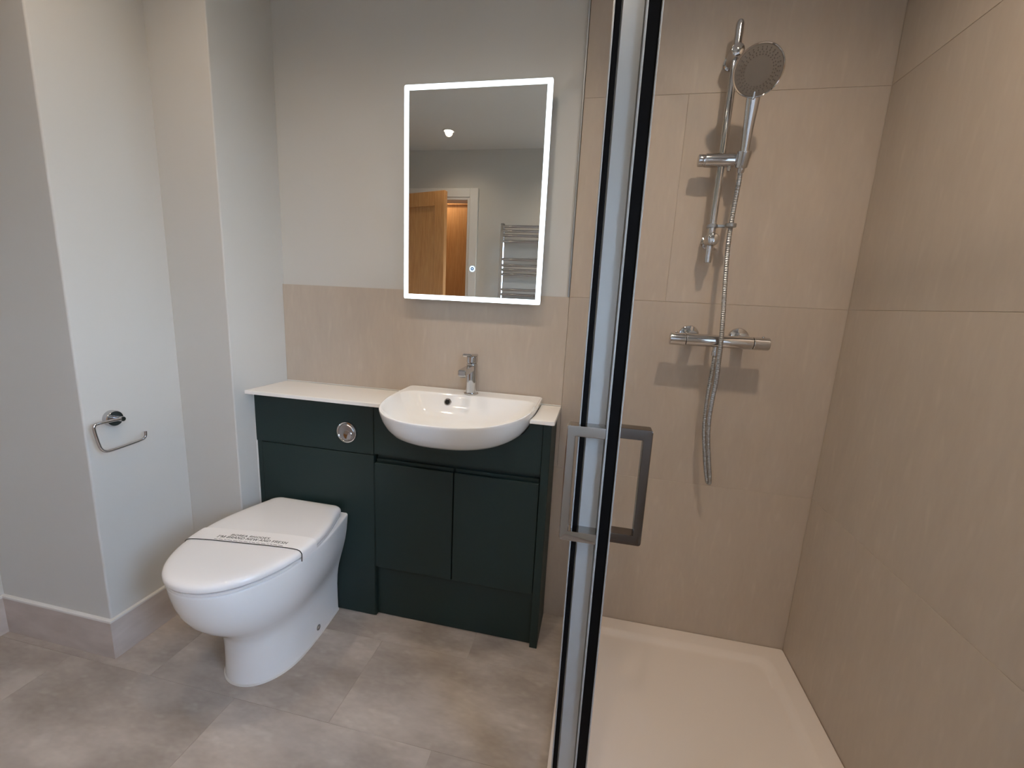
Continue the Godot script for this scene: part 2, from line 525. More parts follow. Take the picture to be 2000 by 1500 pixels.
func furniture() -> void:
	var b := 0.0012
	# cabinet that boxes in the cistern
	var t := thing("cistern_cabinet", "dark green cistern cabinet behind the toilet with round chrome flush button", "cabinet", V(-0.965, 0, 0.08))
	part("body", B(V(XL + 0.001, 0.002, 0.001), V(XM - 0.001, YC - 0.001, ZV - 0.019)), M.green, t)
	part("filler_strip", B(V(XL + 0.006, 0.002, ZV - 0.019), V(XL + 0.026, 0.6325, ZV - 0.004), b), M.green, t)
	part("upper_panel", B(V(XL + 0.006, 0.632, ZV - 0.018), V(XM - 0.0015, YC - 0.002, ZV), b), M.green, t)
	part("lower_panel", B(V(XL + 0.028, 0.002, ZV - 0.018), V(XM - 0.0015, 0.629, ZV), b), M.green, t)
	part("sealant_bead", B(V(XL + 0.0008, 0.14, ZV - 0.03), V(XL + 0.0055, YC, ZV - 0.001), 0.002), M.sealant, t, "thin white sealant line against the wall")
	var fb := part("flush_button", Geo.new().lathe(V(-0.828, 0.704, ZV - 0.002), V(0, 0, 1), [[0.0, 0.038], [0.007, 0.038], [0.0105, 0.0365], [0.0115, 0.034], [0.0100, 0.0315], [0.0080, 0.0300]], 56), M.chrome, t, "round chrome flush button")
	sub("full_flush", Geo.new().lathe(V(-0.828, 0.704, ZV + 0.002), V(0, 0, 1), [[0.0, 0.0292], [0.006, 0.0292], [0.0085, 0.027], [0.0095, 0.018], [0.0098, 0.0]], 48), M.satin, t, fb)
	sub("half_flush", Geo.new().lathe(V(-0.820, 0.697, ZV + 0.008), V(0, 0, 1), [[0.0, 0.0165], [0.0045, 0.0165], [0.006, 0.015], [0.0055, 0.008], [0.0052, 0.0]], 40), M.chrome, t, fb)
	# basin cabinet
	t = thing("basin_cabinet", "dark green basin cabinet with two handleless doors under the white basin", "cabinet", V((XM + XV) * 0.5, 0, 0.08))
	part("carcass", B(V(XM + 0.001, 0.15, 0.001), V(XV - 0.026, 0.62, ZV - 0.024)), M.green, t)
	# fascia with a curved cut-out that the basin hangs in
	var fp := PackedVector2Array([Vector2(XM + 0.0015, 0.636), Vector2(XV - 0.0275, 0.636), Vector2(XV - 0.0275, YC - 0.002)])
	for sg in [1.0, -1.0]:
		var ks := [[0.850, 0.248, 0.433], [0.820, 0.241, 0.425], [0.795, 0.231, 0.413], [0.772, 0.217, 0.395], [0.757, 0.200, 0.372], [0.748, 0.178, 0.340], [0.744, 0.150, 0.300]]
		if sg < 0: ks.reverse()
		for k in ks:
			var e := pow((ZV - 0.018 - 0.10) / (float(k[2]) - 0.10), 2.45)
			fp.append(Vector2(BX + sg * (float(k[1]) * pow(1.0 - e, 1.0 / 2.45) + 0.0015), minf(k[0] - 0.030 * clampf((float(k[0]) - 0.75) / 0.08, 0, 1) * (ZV - 0.018) - 0.002, YC - 0.002)))
	fp.append(Vector2(XM + 0.0015, YC - 0.002))
	var fg := Geo.new().prism(fp, 0.0, 0.018, 0.0)
	fg.moved(Transform3D(Basis(V(1, 0, 0), V(0, 0, 1), V(0, 1, 0)), V(0, 0, ZV - 0.018)))
	fg.orient(0)
	part("fascia", fg, M.green, t, "plain fascia panel cut round the basin")
	part("finger_rail", B(V(XM + 0.004, 0.596, ZV - 0.026), V(XV - 0.0275, 0.634, ZV - 0.022)), M.green, t)
	for d in [[XM + 0.0025, -0.4405], [-0.4365, XV - 0.0285]]:
		var dr := part("door", B(V(d[0], 0.205, ZV - 0.018), V(d[1], 0.604, ZV), b), M.green, t)
		sub("top_edge", B(V(d[0] + 0.002, 0.604, ZV - 0.019), V(d[1] - 0.002, 0.616, ZV - 0.012), 0.001), M.green, t, dr)
	part("plinth", B(V(XM + 0.001, 0.002, ZV - 0.034), V(XV - 0.0265, 0.198, ZV - 0.016), b), M.green, t)
	part("side_panel", B(V(XM + 0.0, 0.002, 0.001), V(XM + 0.0014, 0.60, ZV - 0.001)), M.green, t)
	part("end_panel", B(V(XV - 0.026, 0.0005, 0.001), V(XV, YC - 0.001, ZV + 0.001), b), M.green, t)
	# worktop with a slot for the basin
	var pw := PackedVector2Array()
	var zt := 0.212
	pw.append(Vector2(XL + 0.001, 0.001)); pw.append(Vector2(XL + 0.001, zt))
	var slot := []
	for i in 9:
		var zz := zt - (zt - 0.10) * i / 8.0
		slot.append(Vector2(0.2445 * pow(1.0 - pow((zz - 0.10) / 0.326, 2.45), 1.0 / 2.45), zz))
	slot.append(Vector2(0.2445, 0.0045))
	for q in slot: pw.append(Vector2(BX - q.x, q.y))
	slot.reverse()
	for q in slot: pw.append(Vector2(BX + q.x, q.y))
	_round(pw, Vector2(-0.111, zt), Vector2(1, 0), Vector2(0, -1), 0.008)
	pw.append(Vector2(-0.111, 0.001))
	t = thing("worktop", "thin white worktop running along the top of the green cabinets", "worktop", V(-0.66, YC, 0.1))
	part("slab", Geo.new().prism(pw, YC, YC + 0.0125, 0.0025), M.worktop, t)
	part("sealant_bead", B(V(XL + 0.002, YC + 0.0125, 0.0005), V(-0.112, YC + 0.0165, 0.0035), 0.0012), M.sealant, t, "thin white sealant line along the wall tile")
	basin()
	tap()


# plan of a D-shaped vessel: straight back at z0, straight sides to zs, a full curve to zf
func dee(cx: float, hw: float, z0: float, zs: float, zf: float, ex: float, n: int, rb: float) -> PackedVector2Array:
	var half := []
	for i in 5:
		var t := PI * 0.5 * i / 4.0
		half.append(Vector2(hw - rb + rb * sin(t), z0 + rb - rb * cos(t)))
	half.append(Vector2(hw, lerpf(z0 + rb, zs, 0.5)))
	for i in n + 1:
		var t := PI * 0.5 * i / n
		half.append(Vector2(hw * pow(cos(t), 2.0 / ex) if i < n else 0.0, zs + (zf - zs) * pow(sin(t), 2.0 / ex)))
	var out := PackedVector2Array()
	for h in half: out.append(Vector2(cx + h.x, h.y))
	for i in range(half.size() - 2, -1, -1): out.append(Vector2(cx - half[i].x, half[i].y))
	return out


func at_height(p: PackedVector2Array, y: float, slope := 0.0) -> PackedVector3Array:
	var out := PackedVector3Array()
	for q in p: out.append(V(q.x, y - slope * q.y, q.y))
	return out


func basin() -> void:
	var cx := BX
	var t := thing("basin", "white semi-recessed ceramic basin projecting from the worktop", "basin", V(cx, YC + 0.012, 0.12))
	var sl := 0.030
	var rings := []
	# outside, from the underside up to the rim
	for k in [[0.744, 0.150, 0.06, 0.10, 0.300], [0.748, 0.178, 0.045, 0.10, 0.340], [0.757, 0.200, 0.03, 0.10, 0.372], [0.772, 0.217, 0.016, 0.10, 0.395], [0.795, 0.231, 0.008, 0.10, 0.413], [0.820, 0.241, 0.006, 0.10, 0.425], [0.842, 0.247, 0.004, 0.10, 0.432], [0.850, 0.248, 0.003, 0.10, 0.433]]:
		rings.append(at_height(dee(cx, k[1], k[2], k[3], k[4], 2.45, 22, 0.016), k[0], sl * clampf((k[0] - 0.75) / 0.08, 0, 1)))
	# rim and ledge, then down inside the bowl
	for k in [[0.8523, 0.2472, 0.0038, 0.10, 0.4322, 0.016], [0.8530, 0.2455, 0.0055, 0.10, 0.4305, 0.016], [0.8526, 0.2435, 0.0075, 0.10, 0.4285, 0.016], [0.8510, 0.2415, 0.014, 0.10, 0.4265, 0.02],
			[0.8500, 0.2395, 0.062, 0.12, 0.4250, 0.05], [0.848, 0.237, 0.067, 0.12, 0.4225, 0.05], [0.840, 0.2325, 0.072, 0.12, 0.418, 0.05], [0.815, 0.219, 0.083, 0.13, 0.403, 0.05], [0.790, 0.200, 0.096, 0.14, 0.382, 0.05], [0.772, 0.170, 0.115, 0.15, 0.352, 0.05], [0.763, 0.120, 0.15, 0.17, 0.305, 0.04], [0.760, 0.05, 0.19, 0.20, 0.25, 0.02]]:
		rings.append(at_height(dee(cx, k[1], k[2], k[3], k[4], 2.45, 22, k[5]), k[0], sl * clampf((k[0] - 0.76) / 0.08, 0, 1)))
	part("bowl", Geo.new().loft(rings), M.ceramic, t, "", 50.0)
	var ov := part("overflow_ring", Geo.new().lathe(V(-0.500, 0.820, 0.0790), V(0, 0.35, 1), [[0.0, 0.013], [0.004, 0.013], [0.006, 0.011], [0.0055, 0.0085], [0.001, 0.008]], 32), M.chrome, t, "chrome overflow ring")
	sub("overflow_hole", Geo.new().lathe(V(-0.500, 0.820, 0.0800), V(0, 0.35, 1), [[0.0, 0.0085], [0.0025, 0.0085]], 24), M.hole, t, ov)
	part("waste", Geo.new().lathe(V(cx, 0.754, 0.22), Vector3.UP, [[0.0, 0.032], [0.002, 0.032], [0.004, 0.029], [0.006, 0.02], [0.007, 0.0]], 36), M.chrome, t, "round chrome basin waste")


func tap() -> void:
	var x := -0.4285; var z := 0.040; var y := 0.8495
	var t := thing("basin_tap", "small chrome single-lever tap on the back ledge of the basin", "tap", V(x, y, z))
	part("base_ring", Geo.new().lathe(V(x, y - 0.001, z), Vector3.UP, [[0.0, 0.0255], [0.003, 0.0255], [0.005, 0.023], [0.006, 0.020]], 40), M.chrome, t)
	part("body", Geo.new().lathe(V(x, y + 0.004, z), Vector3.UP, [[0.0, 0.0205], [0.004, 0.0195], [0.099, 0.0192], [0.103, 0.0185], [0.105, 0.0165]], 40), M.chrome, t)
	var sp := Geo.new().box(V(-0.0135, -0.0105, 0.0), V(0.0135, 0.0105, 0.108), 0.003)
	sp.moved(Transform3D(Basis(Vector3.RIGHT, deg_to_rad(2.5)), V(x, y + 0.0935, z + 0.006)))
	var spo := part("spout", sp, M.chrome, t)
	sub("aerator", Geo.new().lathe(V(x, y + 0.074, z + 0.100), Vector3.UP, [[0.0, 0.009], [0.012, 0.0095]], 24), M.satin, t, spo)
	part("cartridge_cap", Geo.new().lathe(V(x, y + 0.1095, z), Vector3.UP, [[0.0, 0.0165], [0.003, 0.019], [0.022, 0.019], [0.025, 0.0175]], 40), M.chrome, t)
	var lv := Geo.new().box(V(-0.0165, -0.005, -0.018), V(0.0165, 0.005, 0.062), 0.003)
	lv.moved(Transform3D(Basis(Vector3.RIGHT, deg_to_rad(-5.0)), V(x, y + 0.137, z)))
	part("lever", lv, M.chrome, t)


# ---------------------------------------------------------------- toilet
func egg(cx: float, wb: float, wm: float, z0: float, zm: float, zf: float, rb: float, ins := 0.0) -> PackedVector2Array:
	var half := []
	var w0 := wb - ins; var wmx := wm - ins; var za := z0 + ins; var ze := zf - ins
	rb = maxf(rb, 0.002)
	for i in 7:
		var t := PI * 0.5 * i / 6.0
		half.append(Vector2(w0 - rb + rb * sin(t), za + rb - rb * cos(t)))
	for i in range(1, 10):
		var t := i / 10.0
		half.append(Vector2(lerpf(w0, wmx, sin(t * PI * 0.5)), lerpf(za + rb, zm, t)))
	for i in 25:
		var t := PI * 0.5 * i / 24.0
		half.append(Vector2(wmx * pow(cos(t), 0.94) if i < 24 else 0.0, zm + (ze - zm) * pow(sin(t), 0.97)))
	var out := PackedVector2Array()
	for h in half: out.append(Vector2(cx + h.x, h.y))
	for i in range(half.size() - 2, -1, -1): out.append(Vector2(cx - half[i].x, half[i].y))
	return out


const CT := -0.978


func lid_outline(ins: float) -> PackedVector2Array:
	return egg(CT, 0.142, 0.186, 0.192, 0.43, 0.688, maxf(0.003, 0.035 - ins * 0.4), ins)


func toilet() -> void:
	var t := thing("toilet", "white back-to-wall toilet with closed lid against the green cistern cabinet", "toilet", V(CT, 0, 0.4))
	var rings := []
	# y, half width at back, widest half width, back z, z of widest, front z
	for k in [[0.001, 0.098, 0.115, 0.548], [0.06, 0.097, 0.113, 0.545], [0.11, 0.097, 0.112, 0.545], [0.145, 0.099, 0.114, 0.549], [0.170, 0.102, 0.119, 0.560], [0.192, 0.106, 0.127, 0.577], [0.215, 0.112, 0.138, 0.600], [0.240, 0.119, 0.150, 0.624],
			[0.268, 0.127, 0.161, 0.645], [0.300, 0.135, 0.170, 0.661], [0.335, 0.141, 0.176, 0.672], [0.370, 0.145, 0.180, 0.679], [0.392, 0.147, 0.1815, 0.6815], [0.397, 0.146, 0.181, 0.681], [0.399, 0.143, 0.178, 0.678]]:
		var zm := lerpf(0.40, 0.43, clampf((k[0] - 0.14) / 0.2, 0, 1))
		rings.append(at_height(egg(CT, k[1], k[2], ZV + 0.002, zm, k[3], 0.006), k[0]))
	var pan := part("pan", Geo.new().loft(rings), M.ceramic, t, "", 60.0)
	var seal := []
	for k in [[0.0004, 0.003], [0.003, 0.0022], [0.006, 0.0]]:
		seal.append(at_height(egg(CT, 0.098 + k[1], 0.115 + k[1], ZV + 0.001, 0.40, 0.548 + k[1], 0.006), k[0]))
	sub("sealant_bead", Geo.new().loft(seal), M.sealant, t, pan, "white sealant line round the foot of the pan")
	var bl := sub("fixing_cap", Geo.new().lathe(V(CT + 0.1075, 0.035, 0.318), V(1, 0, 0), [[-0.01, 0.010], [0.0045, 0.010], [0.006, 0.008], [0.0045, 0.006], [0.001, 0.0]], 24), M.satin, t, pan, "small round floor-fixing cap")
	bl.set_meta("label", "small round floor-fixing cap")
	# seat ring under the lid
	rings = []
	for k in [[0.4002, 0.0075], [0.4016, 0.0035], [0.4085, 0.0028], [0.4103, 0.007]]:
		rings.append(at_height(lid_outline(k[1]), k[0]))
	part("seat", Geo.new().loft(rings), M.seat, t, "", 50.0)
	rings = []
	for k in [[0.4128, 0.006], [0.4136, 0.0015], [0.4165, 0.0], [0.424, 0.0005], [0.4285, 0.0025], [0.4325, 0.0065], [0.4352, 0.013], [0.4368, 0.024], [0.4379, 0.04], [0.4388, 0.07], [0.4394, 0.10]]:
		rings.append(at_height(lid_outline(k[1]), k[0]))
	part("lid", Geo.new().loft(rings), M.seat, t, "", 60.0)
	for s in [-1.0, 1.0]:
		part("hinge", Geo.new().rod(V(CT + s * 0.075 - 0.02, 0.408, ZV + 0.0115), V(CT + s * 0.075 + 0.02, 0.408, ZV + 0.0115), 0.0085, 20, 0.002), M.chrome, t)
	# paper strip slipped round the closed lid
	t = thing("paper_band", "white paper band with printed words wrapped across the closed toilet lid", "paper band", V(CT, 0.44, 0.41))
	var rows := []
	var nz := 8
	for j in nz + 1: rows.append(band_row(lerpf(0.432, 0.497, j / float(nz)), 0.0005))
	var g := Geo.new()
	# give the paper its thickness
	var up: Array = []
	for r in rows:
		var q := PackedVector3Array()
		for i in r.size():
			var a: Vector3 = r[maxi(i - 1, 0)]; var b: Vector3 = r[mini(i + 1, r.size() - 1)]
			var nn := (b - a).normalized().cross(V(0, 0, 1))
			if nn.dot(r[i] - V(CT, 0.36, r[i].z)) < 0: nn = -nn
			q.append(r[i] + nn * 0.0007)
		up.append(q)
	g = Geo.new()
	var loops := []
	for j in nz + 1:
		var lp := PackedVector3Array()
		for q in rows[j]: lp.append(q)
		var uq: PackedVector3Array = up[j]
		for i in range(uq.size() - 1, -1, -1): lp.append(uq[i])
		loops.append(lp)
	for j in nz:
		for i in loops[0].size():
			var k: int = (i + 1) % int(loops[0].size())
			g.quad(loops[j][i], loops[j][k], loops[j + 1][k], loops[j + 1][i])
	for j in [0, nz]:
		for i in rows[0].size() - 1:
			var a: Vector3 = rows[j][i]; var b: Vector3 = rows[j][i + 1]; var c: Vector3 = up[j][i + 1]; var d: Vector3 = up[j][i]
			if j == 0: g.quad(a, b, c, d)
			else: g.quad(d, c, b, a)
	g.orient(0)
	part("strip", g, M.paper, t, "", 50.0)
	# dark strip along the front edge, in the lettering colour
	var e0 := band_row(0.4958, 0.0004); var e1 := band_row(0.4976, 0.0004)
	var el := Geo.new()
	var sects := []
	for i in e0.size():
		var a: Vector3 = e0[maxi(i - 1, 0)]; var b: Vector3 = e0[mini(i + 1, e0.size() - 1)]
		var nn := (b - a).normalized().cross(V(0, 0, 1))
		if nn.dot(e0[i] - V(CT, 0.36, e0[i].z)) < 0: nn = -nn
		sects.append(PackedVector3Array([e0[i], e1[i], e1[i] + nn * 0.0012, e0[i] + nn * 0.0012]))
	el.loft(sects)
	part("edge_line", el, M.print, t, "dark line along the front edge of the paper")
	# a row of print too fine to read
	var rng := RandomNumberGenerator.new(); rng.seed = 5
	var fine := Geo.new()
	var xx := CT - 0.090
	while xx < CT + 0.122:
		var ln := rng.randf_range(0.006, 0.016)
		var zz := 0.4895 - SKEW * (xx - CT)
		var yy := band_top(xx, zz)
		fine.box(V(xx, yy - 0.0003, zz - 0.0009), V(xx + ln, yy + 0.0002, zz + 0.0009))
		xx += ln + 0.0022
	part("fine_print", fine, M.fine_print, t, "line of print too small to read")
	lettering("BOREA RHODES", V(CT + 0.001, 0, 0.4625), 0.0085, 0.120, t)
	lettering("I'M BRAND NEW AND FRESH", V(CT + 0.017, 0, 0.4755), 0.0105, 0.216, t)


const SKEW := 0.115
const BAND := [[0.4005, 0.0], [0.412, -0.0006], [0.424, -0.0008], [0.4297, 0.0018], [0.4337, 0.0058], [0.4364, 0.0125], [0.4378, 0.0236], [0.4389, 0.04], [0.4398, 0.07], [0.4404, 0.10], [0.4404, 0.135], [0.4404, 0.165]]


func half_at(z: float) -> float:
	if z <= 0.43: return lerpf(0.142, 0.186, sin(clampf((z - 0.227) / (0.43 - 0.227), 0, 1) * PI * 0.5))
	return 0.186 * pow(sqrt(maxf(0.0, 1.0 - pow((z - 0.43) / 0.258, 2.06))), 0.94)


func band_row(zf: float, lift: float) -> Array:
	var ln := []
	for s in [-1.0, 1.0]:
		var side := []
		for k in BAND:
			var x := CT
			var z := zf
			for it in 8:
				x = CT + s * maxf(0.0, half_at(z) - float(k[1]))
				z = zf - SKEW * (x - CT)
			side.append(V(x, float(k[0]) + lift, z))
		if s > 0: side.reverse()
		ln += side
	return ln


func band_top(x: float, z: float) -> float:
	var d := half_at(z) - absf(x - CT)
	for i in range(3, BAND.size() - 1):
		if d < BAND[i + 1][1]:
			return lerpf(BAND[i][0], BAND[i + 1][0], clampf((d - BAND[i][1]) / (BAND[i + 1][1] - BAND[i][1]), 0, 1)) + 0.0012
	return 0.4416


# flat print laid over the paper: the letters' outlines follow its curve
func lettering(words: String, at: Vector3, high: float, wide: float, t: Node3D) -> void:
	var tm := TextMesh.new()
	var f := SystemFont.new()
	f.font_names = PackedStringArray(["Droid Sans"])
	tm.font = f; tm.text = words; tm.font_size = 32; tm.depth = 0.02; tm.pixel_size = 0.01
	var arr := tm.surface_get_arrays(0) if tm.get_surface_count() > 0 else tm.get_mesh_arrays()
	var vs: PackedVector3Array = arr[Mesh.ARRAY_VERTEX]
	if vs.is_empty(): return
	var bb := AABB(vs[0], Vector3.ZERO)
	for v in vs: bb = bb.expand(v)
	var root: Vector3 = t.get_meta("at")
	var normals := PackedVector3Array()
	for i in vs.size():
		var a := (vs[i].x - bb.position.x) / bb.size.x - 0.5
		var b := (vs[i].y - bb.position.y) / bb.size.y - 0.5
		var x := at.x + a * wide
		var z := at.z - b * high - SKEW * (x - CT)
		var up := 0.0004 if vs[i].z > bb.get_center().z else -0.0002
		vs[i] = V(x, band_top(x, z) + up, z) - root
		normals.append(Vector3.UP)
	arr[Mesh.ARRAY_VERTEX] = vs
	arr[Mesh.ARRAY_NORMAL] = normals
	arr[Mesh.ARRAY_TANGENT] = null
	var am := ArrayMesh.new()
	am.add_surface_from_arrays(Mesh.PRIMITIVE_TRIANGLES, arr)
	am.surface_set_material(0, M.print)
	var o := MeshInstance3D.new()
	o.name = "lettering"; o.mesh = am
	o.set_meta("label", "dark printed words on the paper")
	t.add_child(o, true)


# ---------------------------------------------------------------- lit mirror
func mirror() -> void:
	var x0 := -0.683; var x1 := -0.202; var y0 := 1.169; var y1 := 1.841; var zf := 0.045; var w := 0.0165
	var t := thing("mirror", "tall rectangular wall mirror with a glowing white border above the basin", "mirror", V((x0 + x1) * 0.5, y0, 0))
	part("casing", B(V(x0 + 0.03, y0 + 0.03, -0.009), V(x1 - 0.03, y1 - 0.03, 0.036), 0.001), M.satin, t)
	part("backing", B(V(x0 + 0.001, y0 + 0.001, 0.0355), V(x1 - 0.001, y1 - 0.001, 0.0395), 0.001), M.satin, t)
	part("glass", B(V(x0 + w, y0 + w, 0.0395), V(x1 - w, y1 - w, zf)), M.mirror, t, "silvered mirror glass")
	# frosted border: four mitred strips
	var outer := [Vector2(x0, y0), Vector2(x1, y0), Vector2(x1, y1), Vector2(x0, y1)]
	var inner := [Vector2(x0 + w, y0 + w), Vector2(x1 - w, y0 + w), Vector2(x1 - w, y1 - w), Vector2(x0 + w, y1 - w)]
	var br := PackedVector2Array()
	var bi := PackedVector2Array()
	for k in 4:                      # outer corners rounded, inner ones square
		var c: Vector2 = outer[k]
		var into: Vector2 = [Vector2(0, -1), Vector2(1, 0), Vector2(0, 1), Vector2(-1, 0)][k]
		var out: Vector2 = [Vector2(1, 0), Vector2(0, 1), Vector2(-1, 0), Vector2(0, -1)][k]
		_round(br, c, into, out, 0.006)
		for i in 7: bi.append(inner[k])
	var rings := []
	for k in [[bi, zf], [br, zf], [br, 0.0395], [bi, 0.0395]]:
		var q := PackedVector3Array()
		for p in k[0]: q.append(V(p.x, p.y, k[1]))
		rings.append(q)
	part("light_border", Geo.new().loft(rings, false, false, true), M.led, t, "glowing frosted light border", 20.0)
	var bt := part("touch_switch", Geo.new().lathe(V(-0.437, 1.277, zf), V(0, 0, 1), [[0.0, 0.0098], [0.0008, 0.0098]], 32), M.button_light, t, "small round lit touch switch")
	sub("switch_ring", Geo.new().lathe(V(-0.437, 1.277, zf + 0.0006), V(0, 0, 1), [[0.0, 0.0055], [0.0006, 0.0055]], 28), M.button, t, bt)
	sub("switch_centre", Geo.new().lathe(V(-0.437, 1.277, zf + 0.0010), V(0, 0, 1), [[0.0, 0.0022], [0.0006, 0.0022]], 20), M.button_light, t, bt)
	var cy := (y0 + y1) * 0.5; var cx := (x0 + x1) * 0.5
	for s in [[V(x0 + w * 0.5, cy, zf), Vector2(w, y1 - y0)], [V(x1 - w * 0.5, cy, zf), Vector2(w, y1 - y0)], [V(cx, y0 + w * 0.5, zf), Vector2(x1 - x0, w)], [V(cx, y1 - w * 0.5, zf), Vector2(x1 - x0, w)]]:
		var l := AreaLight3D.new()
		l.name = "border_light"
		l.area_size = s[1]
		l.area_normalize_energy = false
		l.light_color = Color(0.76, 0.90, 1.0)
		l.light_energy = 3.6
		l.area_range = 6.0
		l.shadow_enabled = true
		l.position = (s[0] as Vector3) + V(0, 0, 0.003) - t.position
		l.rotation_degrees = V(0, 180, 0)
		t.add_child(l, true)


# ---------------------------------------------------------------- shower fittings
func smooth_path(p: Array, n: int) -> PackedVector3Array:
	var c := Curve3D.new()
	for i in p.size():
		var a: Vector3 = p[maxi(i - 1, 0)]; var b: Vector3 = p[mini(i + 1, p.size() - 1)]
		var tn := (b - a) / 6.0
		c.add_point(p[i], -tn, tn)
	var out := PackedVector3Array()
	var l := c.get_baked_length()
	for i in n + 1: out.append(c.sample_baked(l * i / n, true))
	return out


func shower() -> void:
	# tray
	var t := thing("shower_tray", "low white shower tray on the floor in the tiled corner", "shower tray", V(0.34, 0, 0.5))
	var x0 := -0.037; var x1 := XR - 0.001; var z0 := 0.001; var z1 := 1.02
	var c := Vector2((x0 + x1) * 0.5, (z0 + z1) * 0.5); var h := Vector2((x1 - x0) * 0.5, (z1 - z0) * 0.5)
	var rings := []
	for k in [[0.0, 0.0, 0.006], [0.034, 0.0, 0.006], [0.037, 0.001, 0.006], [0.038, 0.004, 0.006], [0.0382, 0.052, 0.040], [0.0375, 0.058, 0.040], [0.0345, 0.066, 0.044], [0.0290, 0.076, 0.050], [0.0272, 0.083, 0.050], [0.0265, 0.092, 0.050], [0.0255, 0.20, 0.05], [0.0250, 0.30, 0.04]]:
		var q := PackedVector3Array()
		var hx := h.x - float(k[1]); var hz := h.y - float(k[1])
		for s in [[1, 1], [-1, 1], [-1, -1], [1, -1]]:
			var sx: float = s[0]; var sz: float = s[1]
			for i in 9:
				var a := PI * 0.5 * i / 8.0
				var cc := cos(a); var ss := sin(a)
				if sx * sz < 0: var tmp := cc; cc = ss; ss = tmp
				q.append(V(c.x + sx * (hx - k[2] + k[2] * cc), k[0], c.y + sz * (hz - k[2] + k[2] * ss)))
		rings.append(q)
	part("basin", Geo.new().loft(rings), M.tray, t, "", 50.0)
	part("waste_cover", Geo.new().lathe(V(0.34, 0.0235, 0.86), Vector3.UP, [[0.0, 0.045], [0.004, 0.045], [0.006, 0.040], [0.007, 0.0]], 40), M.chrome, t)
	# riser rail
	var rx := 0.2955; var rz := 0.052
	t = thing("riser_rail", "upright chrome shower riser rail fixed to the beige tiled wall", "shower rail", V(rx, 1.316, 0))
	part("rail", Geo.new().lathe(V(rx, 1.318, rz), V(0.004, 0.636, 0), [[0.0, 0.0085], [0.003, 0.0105], [0.625, 0.0105], [0.631, 0.0095], [0.636, 0.0065], [0.637, 0.0]], 28), M.chrome, t)
	for y in [1.872, 1.383]:
		var br := part("wall_bracket", Geo.new().lathe(V(rx + 0.002, y, 0.0005), V(0, 0, 1), [[0.0, 0.0195], [0.004, 0.0195], [0.006, 0.016], [0.03, 0.0155], [0.036, 0.0185], [0.070, 0.0185], [0.074, 0.0165], [0.075, 0.0]], 36), M.chrome, t)
		sub("cover_cap", Geo.new().lathe(V(rx + 0.002, y, 0.0745), V(0, 0, 1), [[0.0, 0.0165], [0.0015, 0.0162], [0.0035, 0.013], [0.0048, 0.007], [0.0052, 0.0]], 32), M.chrome, t, br)
	var sl := part("slider", Geo.new().rod(V(0.250, 1.600, 0.058), V(0.331, 1.600, 0.058), 0.0185, 32, 0.003), M.chrome, t, "chrome slider with a round locking knob")
	sub("knob", Geo.new().rod(V(0.232, 1.600, 0.058), V(0.252, 1.600, 0.058), 0.0165, 32, 0.003), M.chrome, t, sl)
	sub("cradle", Geo.new().lathe(V(0.3475, 1.576, 0.069), V(-0.0, 0.93, 0.36), [[0.0, 0.014], [0.003, 0.0165], [0.040, 0.019], [0.043, 0.0175]], 32), M.chrome, t, sl)
	sub("grip", Geo.new().rod(V(0.318, 1.570, 0.06), V(0.318, 1.586, 0.06), 0.005, 16, 0.001), M.chrome, t, sl)
	var hg := part("hose_guide", Geo.new().lathe(V(rx, 1.417, rz), Vector3.UP, [[0.0, 0.0145], [0.001, 0.0155], [0.008, 0.0155], [0.009, 0.0145]], 28), M.satin, t, "ring that keeps the hose beside the rail")
	sub("arm", B(V(rx + 0.012, 1.418, rz - 0.004), V(rx + 0.036, 1.425, rz + 0.012), 0.001), M.satin, t, hg)
	sub("eye", Geo.new().lathe(V(0.3405, 1.416, 0.0745), Vector3.UP, [[0.0, 0.0135], [0.001, 0.0145], [0.009, 0.0145], [0.010, 0.0135]], 28), M.satin, t, hg)
	# handset
	t = thing("shower_handset", "round chrome shower handset with grey face resting in the rail slider", "shower head", V(0.3475, 1.62, 0.078))
	var base := V(0.3475, 1.612, 0.083)
	var ctr := V(0.3365, 1.783, 0.150)
	var nrm := V(-0.12, -0.40, 0.91).normalized()
	var neck := ctr + (base - ctr).normalized() * 0.060 - nrm * 0.012
	var hp := smooth_path([base - (neck - base).normalized() * 0.03, base, base.lerp(neck, 0.5) - nrm * 0.003, neck, neck.lerp(ctr, 0.45) - nrm * 0.012], 24)
	var hr := []
	var right := nrm.cross(hp[14] - hp[8]).normalized()
	for i in hp.size():
		var f := i / float(hp.size() - 1)
		var tn := (hp[mini(i + 1, hp.size() - 1)] - hp[maxi(i - 1, 0)]).normalized()
		var wv := lerpf(0.0115, 0.0165, smoothstep(0.2, 0.9, f)) ; var dv := lerpf(0.0115, 0.0095, f)
		var u := right; var d := tn.cross(u).normalized()
		var q := PackedVector3Array()
		for k in 24:
			var a := TAU * k / 24.0
			q.append(hp[i] + u * cos(a) * wv + d * sin(a) * dv)
		hr.append(q)
	part("handle", Geo.new().loft(hr), M.chrome, t)
	part("head", Geo.new().lathe(ctr - nrm * 0.022, nrm, [[0.0, 0.0], [0.001, 0.020], [0.005, 0.038], [0.012, 0.053], [0.018, 0.0585], [0.022, 0.0590], [0.0245, 0.0578], [0.0235, 0.0555], [0.021, 0.0550]], 64), M.chrome, t)
	var fp := part("face_plate", Geo.new().lathe(ctr - nrm * 0.002, nrm, [[0.0, 0.0552], [0.0022, 0.0552], [0.0030, 0.054], [0.0034, 0.02], [0.0034, 0.0]], 64), M.rubber, t, "flat grey spray face")
	var dots := Geo.new()
	var px := nrm.cross(Vector3.UP).normalized(); var py := px.cross(nrm).normalized()
